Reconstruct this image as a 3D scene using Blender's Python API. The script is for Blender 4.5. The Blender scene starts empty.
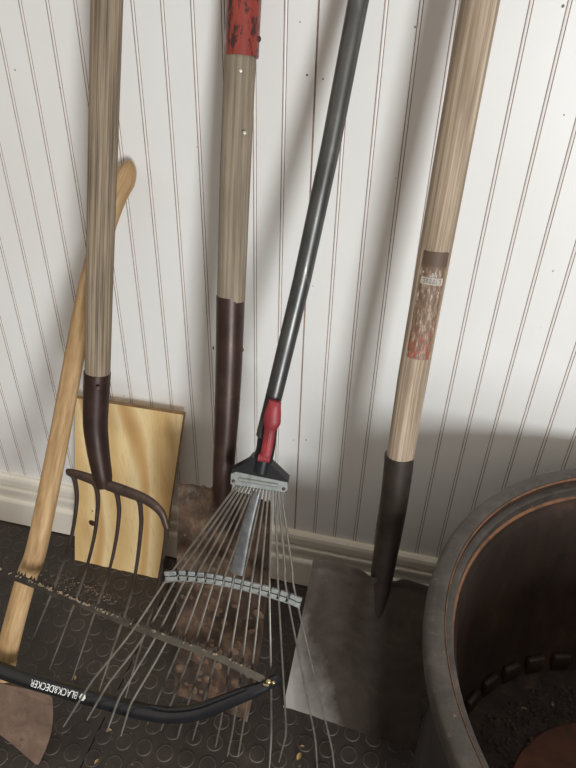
import bpy, math, random
from mathutils import Vector, Matrix
random.seed(7)
scn = bpy.context.scene
COL = scn.collection

# ------------------------------------------------------------------ camera (solved from the wall boarding and baseboard)
yaw, pit, rol = -0.2188344, 0.5970638, 0.0312394
CAM = Vector((0.57562, -0.866628, 1.103457))
FPX = 624.94
_f = Vector((math.sin(yaw)*math.cos(pit), math.cos(yaw)*math.cos(pit), -math.sin(pit)))
_r = Vector((math.cos(yaw), -math.sin(yaw), 0)); _u = _r.cross(_f)
CR = _r*math.cos(rol) + _u*math.sin(rol); CU = -_r*math.sin(rol) + _u*math.cos(rol); CF = _f
cd = bpy.data.cameras.new('camera'); cam = bpy.data.objects.new('camera', cd); COL.objects.link(cam)
cd.sensor_fit = 'VERTICAL'; cd.sensor_height = 24; cd.lens = 24*FPX/768; cd.clip_start = 0.02
cam.matrix_world = Matrix(((CR.x, CU.x, -CF.x, CAM.x), (CR.y, CU.y, -CF.y, CAM.y), (CR.z, CU.z, -CF.z, CAM.z), (0, 0, 0, 1)))
scn.camera = cam

def D(u, v): return CF + CR*((u-288)/FPX) + CU*((384-v)/FPX)
class Plane:                      # a leaning plane in the place: y = y0 + s z + m (x - x0)
    def __init__(s, y0, sl, m=0., x0=0.):
        s.y0, s.s, s.m, s.x0 = y0, sl, m, x0
        s.n = Vector((-m, 1, -sl)).normalized()
        if s.n.y > 0: s.n = -s.n              # towards the viewer
    def at(s, u, v, off=0.):
        d = D(u, v); y0 = s.y0 + off*math.sqrt(1+s.s**2+s.m**2)*(-1)
        t = (y0 + s.s*CAM.z + s.m*(CAM.x-s.x0) - CAM.y)/(d.y - s.s*d.z - s.m*d.x)
        return CAM + d*t
    def xz(s, x, z): return Vector((x, s.y0+s.s*z+s.m*(x-s.x0), z))
def plane3(a, b, c):
    n = (b-a).cross(c-a)
    m = -n.x/n.y; sl = -n.z/n.y
    return Plane(a.y - sl*a.z, sl, m, a.x)
def at_y(u, v, y):
    d = D(u, v); return CAM + d*((y-CAM.y)/d.y)
def at_z(u, v, z=0.):
    d = D(u, v); return CAM + d*((z-CAM.z)/d.z)

# ------------------------------------------------------------------ materials
def srgb(c):
    return tuple(((x/255)/12.92 if x/255 <= .04045 else ((x/255+.055)/1.055)**2.4) for x in c) + (1,)
def new_mat(name):
    m = bpy.data.materials.new(name); m.use_nodes = True
    nt = m.node_tree; return m, nt, nt.nodes['Principled BSDF']
def N(nt, t, **kw):
    n = nt.nodes.new(t)
    for k, v in kw.items():
        if k in n.inputs: n.inputs[k].default_value = v
        else: setattr(n, k, v)
    return n
def ramp(nt, fac, stops):
    r = nt.nodes.new('ShaderNodeValToRGB'); e = r.color_ramp.elements
    while len(e) < len(stops): e.new(.5)
    for q, (p, c) in zip(e, stops): q.position = p; q.color = srgb(c)
    nt.links.new(fac, r.inputs[0]); return r.outputs[0]
def coords(nt, uv, scale):
    tc = nt.nodes.new('ShaderNodeTexCoord'); mp = nt.nodes.new('ShaderNodeMapping'); mp.inputs['Scale'].default_value = scale
    nt.links.new(tc.outputs['UV' if uv else 'Object'], mp.inputs[0]); return mp.outputs[0]
def noise(nt, vec, scale=1., detail=6., rough=.6, dist=0.):
    n = N(nt, 'ShaderNodeTexNoise'); n.inputs['Scale'].default_value = scale; n.inputs['Detail'].default_value = detail
    n.inputs['Roughness'].default_value = rough; n.inputs['Distortion'].default_value = dist
    nt.links.new(vec, n.inputs['Vector']); return n.outputs[0]
def mixc(nt, fac, a, b, mode='MIX'):
    n = nt.nodes.new('ShaderNodeMixRGB'); n.blend_type = mode
    for s, v in ((n.inputs[0], fac), (n.inputs[1], a), (n.inputs[2], b)):
        if hasattr(v, 'is_output'): nt.links.new(v, s)
        elif isinstance(v, (int, float)): s.default_value = v
        else: s.default_value = srgb(v)
    return n.outputs[0]
def step(nt, fac, lo, hi):
    n = nt.nodes.new('ShaderNodeMapRange'); n.inputs[1].default_value = lo; n.inputs[2].default_value = hi
    nt.links.new(fac, n.inputs[0]); return n.outputs[0]
def bump(nt, bs, h, strength=.3, dist=.002):
    b = nt.nodes.new('ShaderNodeBump'); b.inputs['Strength'].default_value = strength; b.inputs['Distance'].default_value = dist
    nt.links.new(h, b.inputs['Height']); nt.links.new(b.outputs[0], bs.inputs['Normal'])
def wood(name, dark, mid, light, crack=0., cracked=(70, 58, 46), fu=26, fv=2.2, rough=.75):
    m, nt, bs = new_mat(name)
    a = noise(nt, coords(nt, True, (fu, fv, 1)), 1., 8, .7, .3)
    b = noise(nt, coords(nt, True, (6, 6, 1)), 1., 4, .6)
    c = ramp(nt, a, [(.3, dark), (.5, mid), (.68, light)])
    c = mixc(nt, step(nt, b, .45, .8), c, dark)
    g = noise(nt, coords(nt, True, (70, 5, 1)), 1., 4, .6)
    c = mixc(nt, step(nt, g, .5, .75), c, light) if crack == 0 else mixc(nt, step(nt, g, .62-.12*crack, .80-.12*crack), c, cracked)
    nt.links.new(c, bs.inputs['Base Color']); bs.inputs['Roughness'].default_value = rough
    bump(nt, bs, g, .35, .0012)
    return m
def metal(name, stops, scale=18., metallic=.3, rough=(.4, .7), bmp=.25, speck=None, sp=(.6, .7), sscale=60, stretch=(1, 1, 1)):
    m, nt, bs = new_mat(name)
    v = coords(nt, False, stretch)
    a = noise(nt, v, scale, 9, .68, .4)
    c = ramp(nt, a, stops)
    if speck:
        s = noise(nt, v, sscale, 6, .7); c = mixc(nt, step(nt, s, *sp), c, speck)
    nt.links.new(c, bs.inputs['Base Color']); bs.inputs['Metallic'].default_value = metallic
    r = nt.nodes.new('ShaderNodeMapRange'); r.inputs[3].default_value = rough[0]; r.inputs[4].default_value = rough[1]
    nt.links.new(noise(nt, v, scale*2.3, 5), r.inputs[0]); nt.links.new(r.outputs[0], bs.inputs['Roughness'])
    bump(nt, bs, noise(nt, v, scale*4, 6, .7), bmp, .0015)
    return m
def plain(name, c, rough=.5, metallic=0., var=.0):
    m, nt, bs = new_mat(name)
    a = noise(nt, coords(nt, False, (1, 1, 1)), 40, 5)
    d = tuple(x*.82 for x in c)
    nt.links.new(ramp(nt, a, [(.35, d), (.6, c)]), bs.inputs['Base Color'])
    bs.inputs['Roughness'].default_value = rough; bs.inputs['Metallic'].default_value = metallic
    return m

def wall_mat():
    m, nt, bs = new_mat('painted_beadboard')
    a = noise(nt, coords(nt, False, (1, 1, .6)), 3.0, 6, .6)
    c = ramp(nt, a, [(.3, (231, 228, 223)), (.7, (240, 239, 236))])
    s = noise(nt, coords(nt, False, (1.4, 1, 1)), 38, 3, .5)
    c = mixc(nt, step(nt, s, .76, .84), c, (196, 188, 178))
    nt.links.new(c, bs.inputs['Base Color']); bs.inputs['Roughness'].default_value = .42
    bump(nt, bs, noise(nt, coords(nt, False, (1, 1, .15)), 90, 4), .06, .001)
    return m
def trim_mat():
    m, nt, bs = new_mat('painted_trim')
    a = noise(nt, coords(nt, False, (.5, 1, 1)), 8, 4)
    c = ramp(nt, a, [(.3, (228, 220, 204)), (.7, (238, 232, 219))])
    s = noise(nt, coords(nt, False, (1, 1, 1)), 70, 3, .5); c = mixc(nt, step(nt, s, .70, .78), c, (160, 146, 128))
    nt.links.new(c, bs.inputs['Base Color']); bs.inputs['Roughness'].default_value = .4
    return m
def floor_mat(edge=False):
    m, nt, bs = new_mat('dusty_black_rubber' + ('_edge' if edge else ''))
    v = coords(nt, False, (1, 1, 1))
    a = noise(nt, v, 9, 8, .7)
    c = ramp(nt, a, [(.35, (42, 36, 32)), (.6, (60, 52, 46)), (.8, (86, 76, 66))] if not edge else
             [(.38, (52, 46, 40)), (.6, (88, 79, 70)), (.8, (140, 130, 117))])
    s = noise(nt, v, 120, 3, .6)
    c = mixc(nt, step(nt, s, .68, .76), c, (158, 146, 128))
    nt.links.new(c, bs.inputs['Base Color']); bs.inputs['Roughness'].default_value = .62
    bump(nt, bs, noise(nt, v, 160, 4), .25, .001)
    return m
def ply_mat():
    m, nt, bs = new_mat('pine_plywood')
    v = coords(nt, False, (1, 1, .22))
    d = noise(nt, v, 14, 3, .5, .6)
    w = N(nt, 'ShaderNodeTexWave'); w.bands_direction = 'X'; w.inputs['Scale'].default_value = 3.4
    w.inputs['Distortion'].default_value = 7.5; w.inputs['Detail'].default_value = 2.; w.inputs['Detail Scale'].default_value = 1.2
    nt.links.new(v, w.inputs['Vector'])
    c = ramp(nt, w.outputs[1], [(.0, (228, 192, 132)), (.45, (242, 212, 156)), (.8, (246, 220, 168)), (1., (216, 172, 110))])
    c = mixc(nt, step(nt, d, .55, .8), c, (196, 150, 92))
    f = noise(nt, coords(nt, False, (1, 1, .05)), 220, 3); c = mixc(nt, step(nt, f, .55, .9), c, (206, 166, 112))
    nt.links.new(c, bs.inputs['Base Color']); bs.inputs['Roughness'].default_value = .6
    return m

M = dict(
 wall=wall_mat(), groove=plain('groove_dirt', (176, 150, 136), .8), trim=trim_mat(),
 gap=plain('dark_gap', (70, 60, 50), .9), floor=floor_mat(), floor_edge=floor_mat(True), ply=ply_mat(),
 ply_edge=plain('plywood_edge', (150, 118, 80), .8), knot=plain('pine_knot', (84, 54, 30), .6),
 axe_wood=wood('worn_hickory', (140, 108, 72), (180, 146, 102), (204, 174, 132), crack=.2, cracked=(150, 122, 90), fu=10, fv=9),
 fork_wood=wood('weathered_grey_ash', (112, 97, 80), (150, 133, 111), (176, 159, 135), crack=1.15, cracked=(76, 64, 52)),
 spade_wood=wood('silver_grey_ash', (108, 97, 82), (142, 129, 110), (164, 150, 130), crack=.55, cracked=(92, 80, 66)),
 shovel_wood=wood('pale_ash', (122, 104, 86), (172, 153, 130), (206, 190, 168), crack=1., cracked=(134, 114, 94), fu=30, fv=1.5),
 socket=metal('dark_brown_steel', [(.3, (48, 34, 30)), (.6, (66, 48, 42)), (.8, (88, 66, 56))], 20, .35, (.3, .5), .12),
 fork_steel=metal('rusty_fork_steel', [(.3, (62, 50, 44)), (.55, (86, 70, 62)), (.8, (112, 92, 80))], 40, .45, (.35, .6), .2),
 spade_steel=metal('caked_rusty_steel', [(.34, (34, 25, 18)), (.48, (64, 46, 33)), (.58, (98, 75, 56)), (.7, (136, 116, 96))], 20, .0, (.6, .9), .5,
                   (104, 92, 80), (.62, .74), 34, (1, 1, .6)),
 mud=metal('dried_mud', [(.3, (70, 52, 38)), (.55, (104, 82, 63)), (.8, (146, 126, 106))], 50, 0, (.85, .95), .8),
 bare=metal('bare_worn_steel', [(.3, (128, 114, 98)), (.7, (164, 152, 138))], 20, .3, (.4, .6), .2),
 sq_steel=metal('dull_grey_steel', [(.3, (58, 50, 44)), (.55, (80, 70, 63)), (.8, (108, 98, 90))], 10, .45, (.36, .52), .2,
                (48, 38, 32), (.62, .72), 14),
 sq_socket=metal('blackened_socket_steel', [(.3, (50, 42, 37)), (.6, (66, 57, 51)), (.85, (88, 78, 70))], 24, .35, (.4, .65), .25),
 red=metal('chipped_red_paint', [(.3, (122, 46, 38)), (.6, (146, 58, 48)), (.85, (166, 82, 70))], 20, .0, (.25, .4), .08, (58, 34, 28), (.52, .57), 70, (1.6, 1, .5)),
 axe_steel=metal('brown_rusty_axe_steel', [(.3, (84, 66, 54)), (.55, (112, 90, 75)), (.8, (134, 112, 95))], 30, .2, (.5, .75), .35, (88, 62, 50), (.6, .7), 30),
 tube=metal('scuffed_steel_tube', [(.3, (74, 74, 73)), (.6, (102, 102, 100)), (.85, (138, 136, 132))], 30, .75, (.28, .46), .05, (150, 142, 128), (.66, .72), 60, (1, 1, .3)),
 tine=metal('bright_tine_steel', [(.3, (98, 92, 84)), (.7, (140, 134, 124))], 40, .5, (.3, .45), .05),
 galv=metal('galvanised_plate', [(.35, (132, 136, 134)), (.65, (170, 172, 167))], 45, .4, (.35, .5), .1),
 bar=metal('polished_bar', [(.35, (120, 124, 126)), (.65, (176, 178, 178))], 25, .8, (.2, .35), .05),
 redp=plain('red_plastic', (156, 52, 58), .5), blackp=plain('black_plastic', (30, 31, 33), .35),
 saw_paint=plain('black_enamel', (27, 28, 31), .27), blade=metal('dirty_saw_blade', [(.3, (62, 55, 46)), (.6, (88, 80, 67)), (.8, (116, 107, 90))], 30, .3, (.45, .65), .2),
 white=plain('white_print', (236, 236, 232), .6), nail=plain('nail_head', (208, 200, 188), .4, .4), bolt=plain('brass_bolt', (214, 196, 150), .25, .8),
 rim=metal('weathered_rim_steel', [(.3, (60, 55, 51)), (.55, (82, 76, 71)), (.8, (108, 100, 92))], 26, .25, (.38, .6), .5, (138, 108, 84), (.60, .70), 150),
 lip=metal('rusted_lip', [(.35, (84, 66, 52)), (.55, (142, 98, 68)), (.75, (92, 78, 66))], 30, .2, (.4, .6), .2),
 drum_in=metal('sooty_rust', [(.3, (34, 26, 22)), (.55, (56, 42, 34)), (.8, (104, 74, 55))], 9, .15, (.5, .75), .3, (150, 94, 62), (.72, .8), 7, (1, 1, .5)),
 drum_out=metal('dark_drum_side', [(.3, (46, 44, 42)), (.6, (62, 59, 56)), (.85, (84, 78, 72))], 12, .2, (.45, .65), .2),
 soot=metal('soot_and_ash', [(.35, (26, 20, 17)), (.55, (46, 35, 28)), (.75, (82, 64, 50))], 40, 0, (.85, .95), .7),
 rust=metal('red_rust', [(.35, (58, 37, 27)), (.55, (88, 54, 38)), (.75, (112, 76, 56))], 12, .05, (.7, .9), .3),
 ash=metal('charred_crumbs', [(.3, (30, 25, 22)), (.6, (62, 50, 42)), (.85, (104, 88, 72))], 60, 0, (.8, .95), .5, (150, 132, 112), (.62, .66), 40),
 straw=plain('dry_straw', (196, 164, 112), .8), crumb=plain('wood_crumb', (150, 133, 110), .95), dust=plain('sawdust', (118, 104, 88), .95), gum=plain('dark_mark', (58, 50, 44), .7), speck=plain('old_nail_hole', (136, 122, 108), .8),
)
def tine_mat():
    m, nt, bs = new_mat('fork_tine_steel')
    tc = nt.nodes.new('ShaderNodeTexCoord'); sx = nt.nodes.new('ShaderNodeSeparateXYZ'); nt.links.new(tc.outputs['UV'], sx.inputs[0])
    a = noise(nt, coords(nt, True, (3, 40, 1)), 1., 6, .7)
    old = ramp(nt, a, [(.3, (58, 48, 43)), (.7, (92, 78, 70))]); worn = ramp(nt, a, [(.3, (112, 103, 94)), (.7, (164, 155, 144))])
    nt.links.new(mixc(nt, step(nt, sx.outputs[1], .17, .30), old, worn), bs.inputs['Base Color'])
    bs.inputs['Metallic'].default_value = .45; bs.inputs['Roughness'].default_value = .42
    return m
M['fork_tine'] = tine_mat()
def worn_sheen_blade(m):
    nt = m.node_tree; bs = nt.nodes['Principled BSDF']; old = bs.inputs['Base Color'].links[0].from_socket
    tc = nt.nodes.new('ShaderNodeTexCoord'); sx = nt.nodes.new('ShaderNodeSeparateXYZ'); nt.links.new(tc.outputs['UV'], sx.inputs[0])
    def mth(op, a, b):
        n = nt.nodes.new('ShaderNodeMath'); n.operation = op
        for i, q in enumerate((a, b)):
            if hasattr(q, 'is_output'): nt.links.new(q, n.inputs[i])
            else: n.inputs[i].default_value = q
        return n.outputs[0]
    # scoured corner metal, with the lit left side's sheen painted into the colour
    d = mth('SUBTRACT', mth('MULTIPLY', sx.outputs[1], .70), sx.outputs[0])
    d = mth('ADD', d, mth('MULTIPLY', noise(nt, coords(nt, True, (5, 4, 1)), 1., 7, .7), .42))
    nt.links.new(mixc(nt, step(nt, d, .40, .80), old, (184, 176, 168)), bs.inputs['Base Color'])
worn_sheen_blade(M['sq_steel'])
def grimy(m):
    nt = m.node_tree; bs = nt.nodes['Principled BSDF']; old = bs.inputs['Base Color'].links[0].from_socket
    tc = nt.nodes.new('ShaderNodeTexCoord'); sx = nt.nodes.new('ShaderNodeSeparateXYZ'); nt.links.new(tc.outputs['UV'], sx.inputs[0])
    ad = nt.nodes.new('ShaderNodeMath'); ad.operation = 'ADD'; nt.links.new(sx.outputs[0], ad.inputs[0]); nt.links.new(noise(nt, coords(nt, True, (30, 2, 1)), 1., 5), ad.inputs[1])
    nt.links.new(mixc(nt, step(nt, ad.outputs[0], .95, 1.3), (48, 42, 36), old), bs.inputs['Base Color'])
grimy(M['blade'])
def sticker_mat():
    m, nt, bs = new_mat('worn_paper_label')
    v = coords(nt, True, (9, 60, 1))
    a = noise(nt, v, 1., 8, .75); c = ramp(nt, a, [(.3, (86, 66, 52)), (.46, (112, 88, 70)), (.56, (146, 124, 105)), (.66, (204, 190, 176))])
    tc = nt.nodes.new('ShaderNodeTexCoord'); sx = nt.nodes.new('ShaderNodeSeparateXYZ'); nt.links.new(tc.outputs['UV'], sx.inputs[0])
    r = noise(nt, coords(nt, True, (14, 90, 1)), 1., 5, .7)
    mul = nt.nodes.new('ShaderNodeMath'); mul.operation = 'MULTIPLY'
    nt.links.new(step(nt, sx.outputs[1], STK*.62, STK*.95), mul.inputs[0]); nt.links.new(step(nt, r, .50, .58), mul.inputs[1])
    c = mixc(nt, mul.outputs[0], c, (172, 70, 56))
    top = step(nt, sx.outputs[1], .022, .016); c = mixc(nt, top, c, (92, 72, 58))
    nt.links.new(c, bs.inputs['Base Color']); bs.inputs['Roughness'].default_value = .6
    return m

# ------------------------------------------------------------------ mesh helpers
def empty(name, loc, label, cat, group=None):
    o = bpy.data.objects.new(name, None); o.empty_display_size = .05; COL.objects.link(o); o.location = loc
    o['label'] = label; o['category'] = cat
    if group: o['group'] = group
    return o
class MB:
    def __init__(s): s.v = []; s.f = []; s.uv = []; s.mi = []
    def add(s, V, F, UV=None, mi=0):
        b = len(s.v); s.v += [Vector(p) for p in V]
        for k, f in enumerate(F):
            s.f.append([b+i for i in f]); s.mi.append(mi)
            s.uv.append(UV[k] if UV else [(0, 0)]*len(f))
        return s
    def build(s, name, mats, parent=None, origin=None, angle=40, label=None):
        if not isinstance(mats, (list, tuple)): mats = [mats]
        off = Vector((0, 0, 0)); p = parent
        while p: off += Vector(p.location); p = p.parent
        org = Vector(origin) if origin is not None else off
        me = bpy.data.meshes.new(name); me.from_pydata([tuple(q-org) for q in s.v], [], s.f)
        ul = me.uv_layers.new(name='UVMap'); i = 0
        for uvs in s.uv:
            for c in uvs: ul.data[i].uv = c; i += 1
        for m in mats: me.materials.append(m)
        for pl, k in zip(me.polygons, s.mi): pl.material_index = k; pl.use_smooth = True
        me.validate(); me.update(); me.set_sharp_from_angle(angle=math.radians(angle))
        o = bpy.data.objects.new(name, me); COL.objects.link(o)
        if parent: o.parent = parent; o.location = org-off
        else: o.location = org
        if label: o['label'] = label
        return o
def spline(P, n=6):
    P = [Vector(p) for p in P]
    if len(P) < 3: return P
    Q = [P[0]*2-P[1]] + P + [P[-1]*2-P[-2]]; out = []
    for i in range(1, len(Q)-2):
        a, b, c, d = Q[i-1:i+3]
        for k in range(n):
            t = k/n
            out.append(.5*((2*b)+(c-a)*t+(2*a-5*b+4*c-d)*t*t+(3*b-a-3*c+d)*t**3))
    return out+[P[-1]]
def interp(xs, ys, x):
    if x <= xs[0]: return ys[0]
    for i in range(len(xs)-1):
        if x <= xs[i+1]:
            t = (x-xs[i])/(xs[i+1]-xs[i]); return ys[i]+(ys[i+1]-ys[i])*t
    return ys[-1]
def sweep(mb, P, ra, rb=None, hint=Vector((1, 0, 0)), seg=20, mi=0, arc=None, cap=True, roundend=0.):
    P = [Vector(p) for p in P]; n = len(P)
    ra = ra if isinstance(ra, (list, tuple)) else [ra]*n
    rb = ra if rb is None else (rb if isinstance(rb, (list, tuple)) else [rb]*n)
    L = [0.]
    for i in range(1, n): L.append(L[-1]+(P[i]-P[i-1]).length)
    V = []; F = []; U = []; full = arc is None; a0, a1 = (0, 2*math.pi) if full else arc; w = seg if full else seg+1
    for i in range(n):
        t = (P[min(i+1, n-1)]-P[max(i-1, 0)]).normalized()
        n1 = (hint-t*hint.dot(t)).normalized(); n2 = t.cross(n1)
        for k in range(w):
            a = a0+(a1-a0)*k/seg
            V.append(P[i]+n1*(math.cos(a)*ra[i])+n2*(math.sin(a)*rb[i]))
    for i in range(n-1):
        for k in range(seg):
            k2 = (k+1) % w if full else k+1
            F.append([i*w+k, i*w+k2, (i+1)*w+k2, (i+1)*w+k])
            U.append([(k/seg, L[i]), ((k+1)/seg, L[i]), ((k+1)/seg, L[i+1]), (k/seg, L[i+1])])
    if full and cap:
        F.append(list(range(w))[::-1]); U.append([(k/seg*.2, 0) for k in range(w)])
        F.append([(n-1)*w+k for k in range(w)]); U.append([(k/seg*.2, L[-1]) for k in range(w)])
    mb.add(V, F, U, mi); return mb
def rod(P, ra, rb=None, **k): return sweep(MB(), P, ra, rb, **k)
def box(mb, c, ax, ay, az, hx, hy, hz, mi=0, bev=0.):
    """bevelled box: centre, three unit axes, half sizes"""
    c = Vector(c); b = min(bev, hx*.49, hy*.49, hz*.49)
    if b <= 0:
        V = [c+ax*(sx*hx)+ay*(sy*hy)+az*(sz*hz) for sx in (-1, 1) for sy in (-1, 1) for sz in (-1, 1)]
        mb.add(V, [[0, 1, 3, 2], [4, 6, 7, 5], [0, 4, 5, 1], [2, 3, 7, 6], [0, 2, 6, 4], [1, 5, 7, 3]], None, mi); return mb
    V = []; ring = []
    prof = [(hx-b, -hz), (hx, -hz+b), (hx, hz-b), (hx-b, hz)]
    for lev, (ins, z) in enumerate([(b, -hz), (0, -hz+b), (0, hz-b), (b, hz)]):
        X, Y = hx-ins, hy-ins; k = b
        for (x, y) in [(X-k, -Y), (X, -Y+k), (X, Y-k), (X-k, Y), (-X+k, Y), (-X, Y-k), (-X, -Y+k), (-X+k, -Y)]:
            V.append(c+ax*x+ay*y+az*z)
    F = [list(range(8))[::-1], [24+i for i in range(8)]]
    for l in range(3):
        for i in range(8): F.append([l*8+i, l*8+(i+1) % 8, (l+1)*8+(i+1) % 8, (l+1)*8+i])
    mb.add(V, F, None, mi); return mb
def sheet(mb, G, nrm, th, mi=0, back=None):
    """thick sheet from grid of points G[row][col]; thickness th behind (away from nrm)"""
    R, Cc = len(G), len(G[0]); V = [p for r in G for p in r]; n = len(V)
    V = V+[p-nrm*th for p in V]; F = []; U = []
    def uvs(f): return [((i % n) % Cc/(Cc-1), (i % n)//Cc/(R-1)) for i in f]
    for i in range(R-1):
        for j in range(Cc-1):
            a, b, c, d = i*Cc+j, i*Cc+j+1, (i+1)*Cc+j+1, (i+1)*Cc+j
            F += [[a, d, c, b], [n+a, n+b, n+c, n+d]]
    for j in range(Cc-1):
        F.append([j, j+1, n+j+1, n+j]); k = (R-1)*Cc+j; F.append([k+1, k, n+k, n+k+1])
    for i in range(R-1):
        a, d = i*Cc, (i+1)*Cc; F.append([d, a, n+a, n+d]); a, d = a+Cc-1, d+Cc-1; F.append([a, d, n+d, n+a])
    mb.add(V, F, [uvs(f) for f in F], mi); return mb
def prism(mb, pts, nrm, th, mi=0):
    """outline polygon with thickness th behind it"""
    n = len(pts); V = list(pts)+[p-nrm*th for p in pts]
    F = [list(range(n)), [n+i for i in range(n)][::-1]]+[[(i+1) % n, i, n+i, n+(i+1) % n] for i in range(n)]
    mb.add(V, F, None, mi); return mb
def lathe(mb, c, prof, seg=96, mi=0):
    V = []; F = []
    for r, z in prof:
        for k in range(seg):
            a = 2*math.pi*k/seg; V.append(Vector((c[0]+r*math.cos(a), c[1]+r*math.sin(a), z)))
    for i in range(len(prof)-1):
        for k in range(seg):
            k2 = (k+1) % seg; F.append([i*seg+k, i*seg+k2, (i+1)*seg+k2, (i+1)*seg+k])
    mb.add(V, F, None, mi); return mb
def ball(mb, c, r, nrm=Vector((0, -1, 0)), flat=.5, seg=10, mi=0):
    nrm = nrm.normalized(); a = nrm.orthogonal().normalized(); b = nrm.cross(a); c = Vector(c)
    rings = 4; V = []; F = []
    for i in range(rings):
        ph = math.pi/2*i/rings
        for k in range(seg):
            t = 2*math.pi*k/seg; V.append(c+(a*math.cos(t)+b*math.sin(t))*(r*math.cos(ph))+nrm*(r*flat*math.sin(ph)))
    V.append(c+nrm*(r*flat)); top = len(V)-1
    for i in range(rings-1):
        for k in range(seg): F.append([i*seg+k, i*seg+(k+1) % seg, (i+1)*seg+(k+1) % seg, (i+1)*seg+k])
    for k in range(seg): F.append([(rings-1)*seg+k, (rings-1)*seg+(k+1) % seg, top])
    F.append(list(range(seg))[::-1]); mb.add(V, F, None, mi); return mb
def rad_lerp(n, a, b): return [a+(b-a)*i/(n-1) for i in range(n)]
VIEW = lambda p: (CAM-p).normalized()

# ------------------------------------------------------------------ SETTING
PITCH = 0.04064
def build_wall():
    xs = []
    for i in range(-48, 62):
        x = i*PITCH
        if i % 30 == 10:                      # shiplap joint between panels, one wider line
            xs += [(x-.0012, 0, 0), (x-.0005, .0018, 1), (x+.0005, .0018, 1), (x+.0012, 0, 1)]
        else:                                 # bead between two fine grooves
            for s in (-1, 1):
                g = x+s*.0021
                xs += [(g-.0006, 0 if s < 0 else .0001, 0), (g-.00015, .0009, 1), (g+.00015, .0009, 1), (g+.0006, .0001 if s < 0 else 0, 1)]
                if s < 0: xs += [(x, -.0004, 0)]
    mb = MB(); V = []; F = []; mi = []
    for (x, y, m) in xs: V += [Vector((x, y, 0)), Vector((x, y, 2.4))]
    for i in range(len(xs)-1):
        mb_i = 1 if xs[i+1][2] == 1 else 0
        mb.add([V[2*i], V[2*i+2], V[2*i+3], V[2*i+1]], [[0, 1, 2, 3]], None, mb_i)
    x0, x1 = xs[0][0], xs[-1][0]
    mb.add([(x0, .06, 0), (x1, .06, 0), (x1, .06, 2.4), (x0, .06, 2.4), (x0, 0, 0), (x1, 0, 0), (x1, 0, 2.4), (x0, 0, 2.4)],
           [[1, 0, 3, 2], [0, 4, 7, 3], [5, 1, 2, 6], [3, 7, 6, 2]])
    o = mb.build('wall_back', [M['wall'], M['groove']], origin=(0, 0, 0), angle=20); o['kind'] = 'structure'
    return o
wall = build_wall()
for (u, v, r) in [(15, 70, .0017), (307, 75, .0021), (323, 79, .0018), (415, 27, .0017), (563, 6, .0024), (564, 115, .0013), (306, 440, .002), (293.5, 440, .0013),
                  (421, 388, .0012), (124, 396, .0015), (313, 286, .0013), (553, 271, .0014), (60, 88, .0016), (300, 22, .0013), (197, 147, .0011), (396, 178, .0011)]:
    p = at_y(u, v, -.0001); ball(MB(), p, r*.75, Vector((0, -1, 0)), .25, 8).build('nail_head', M['speck'], wall)

bp = [(.004, .1475), (-.006, .147), (-.0105, .143), (-.0125, .136), (-.0125, .120), (-.0108, .1155), (-.0065, .113), (-.0065, .1105), (-.0125, .108), (-.0128, .104),
      (-.0115, .096), (-.0095, .088), (-.0085, .079), (-.0085, .0755), (-.0135, .0725), (-.0155, .068), (-.0155, .0), (.004, .0)]
mb = MB(); X0, X1 = -1.95, 2.48
for i in range(len(bp)):
    a, b = bp[i], bp[(i+1) % len(bp)]
    mb.add([(X0, a[0], a[1]), (X1, a[0], a[1]), (X1, b[0], b[1]), (X0, b[0], b[1])], [[0, 3, 2, 1]])
mb.add([(X0, y, z) for y, z in bp], [list(range(len(bp)))]); mb.add([(X1, y, z) for y, z in bp], [list(range(len(bp)))[::-1]])
bb = mb.build('baseboard_back', M['trim'], origin=(0, 0, 0), angle=25); bb['kind'] = 'structure'
# caulk line above the cap is a thin gap in shade; the mat stops short of the wall
def build_floor():
    mb = MB()
    seams = [.1575-1.2, .1575-.6, .1575, .1575+.6, .1575+1.2]
    ys0, ys1 = -2.6, -.021
    xs = [-1.95]+seams+[2.48]
    mb.add([(-1.95, -2.6, -.004), (2.48, -2.6, -.004), (2.48, .0, -.004), (-1.95, .0, -.004)], [[0, 1, 2, 3]], None, 2)
    for i in range(len(xs)-1):
        a, b = xs[i]+.0011, xs[i+1]-.0011
        mb.add([(a, ys0, 0), (b, ys0, 0), (b, ys1, 0), (a, ys1, 0), (a, ys0, -.004), (b, ys0, -.004), (b, ys1, -.004), (a, ys1, -.004)],
               [[0, 1, 2, 3], [4, 5, 1, 0], [7, 3, 2, 6], [4, 0, 3, 7], [1, 5, 6, 2]])
    mb.add([(-1.95, -2.6, -.03), (2.48, -2.6, -.03), (2.48, 0, -.03), (-1.95, 0, -.03)], [[3, 2, 1, 0]])
    # raised coins
    seg = 26; px, py = .0374, .0367
    for i in range(-24, 44):
        x = .1327+px*i
        if min(abs(x-s) for s in seams) < .0125: x += .0
        for j in range(-22, 11):
            y = -.4055+py*j
            if y > -.036: continue
            V = []; F = []; mi = []
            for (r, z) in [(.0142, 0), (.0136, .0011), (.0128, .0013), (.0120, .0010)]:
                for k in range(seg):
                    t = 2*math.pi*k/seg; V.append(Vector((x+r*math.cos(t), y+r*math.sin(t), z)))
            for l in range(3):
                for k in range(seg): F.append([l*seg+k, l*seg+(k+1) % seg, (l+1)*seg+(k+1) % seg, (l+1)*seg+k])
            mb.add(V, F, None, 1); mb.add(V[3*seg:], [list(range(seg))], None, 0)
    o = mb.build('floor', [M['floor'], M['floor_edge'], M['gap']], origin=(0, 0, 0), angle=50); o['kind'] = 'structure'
build_floor()

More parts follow.
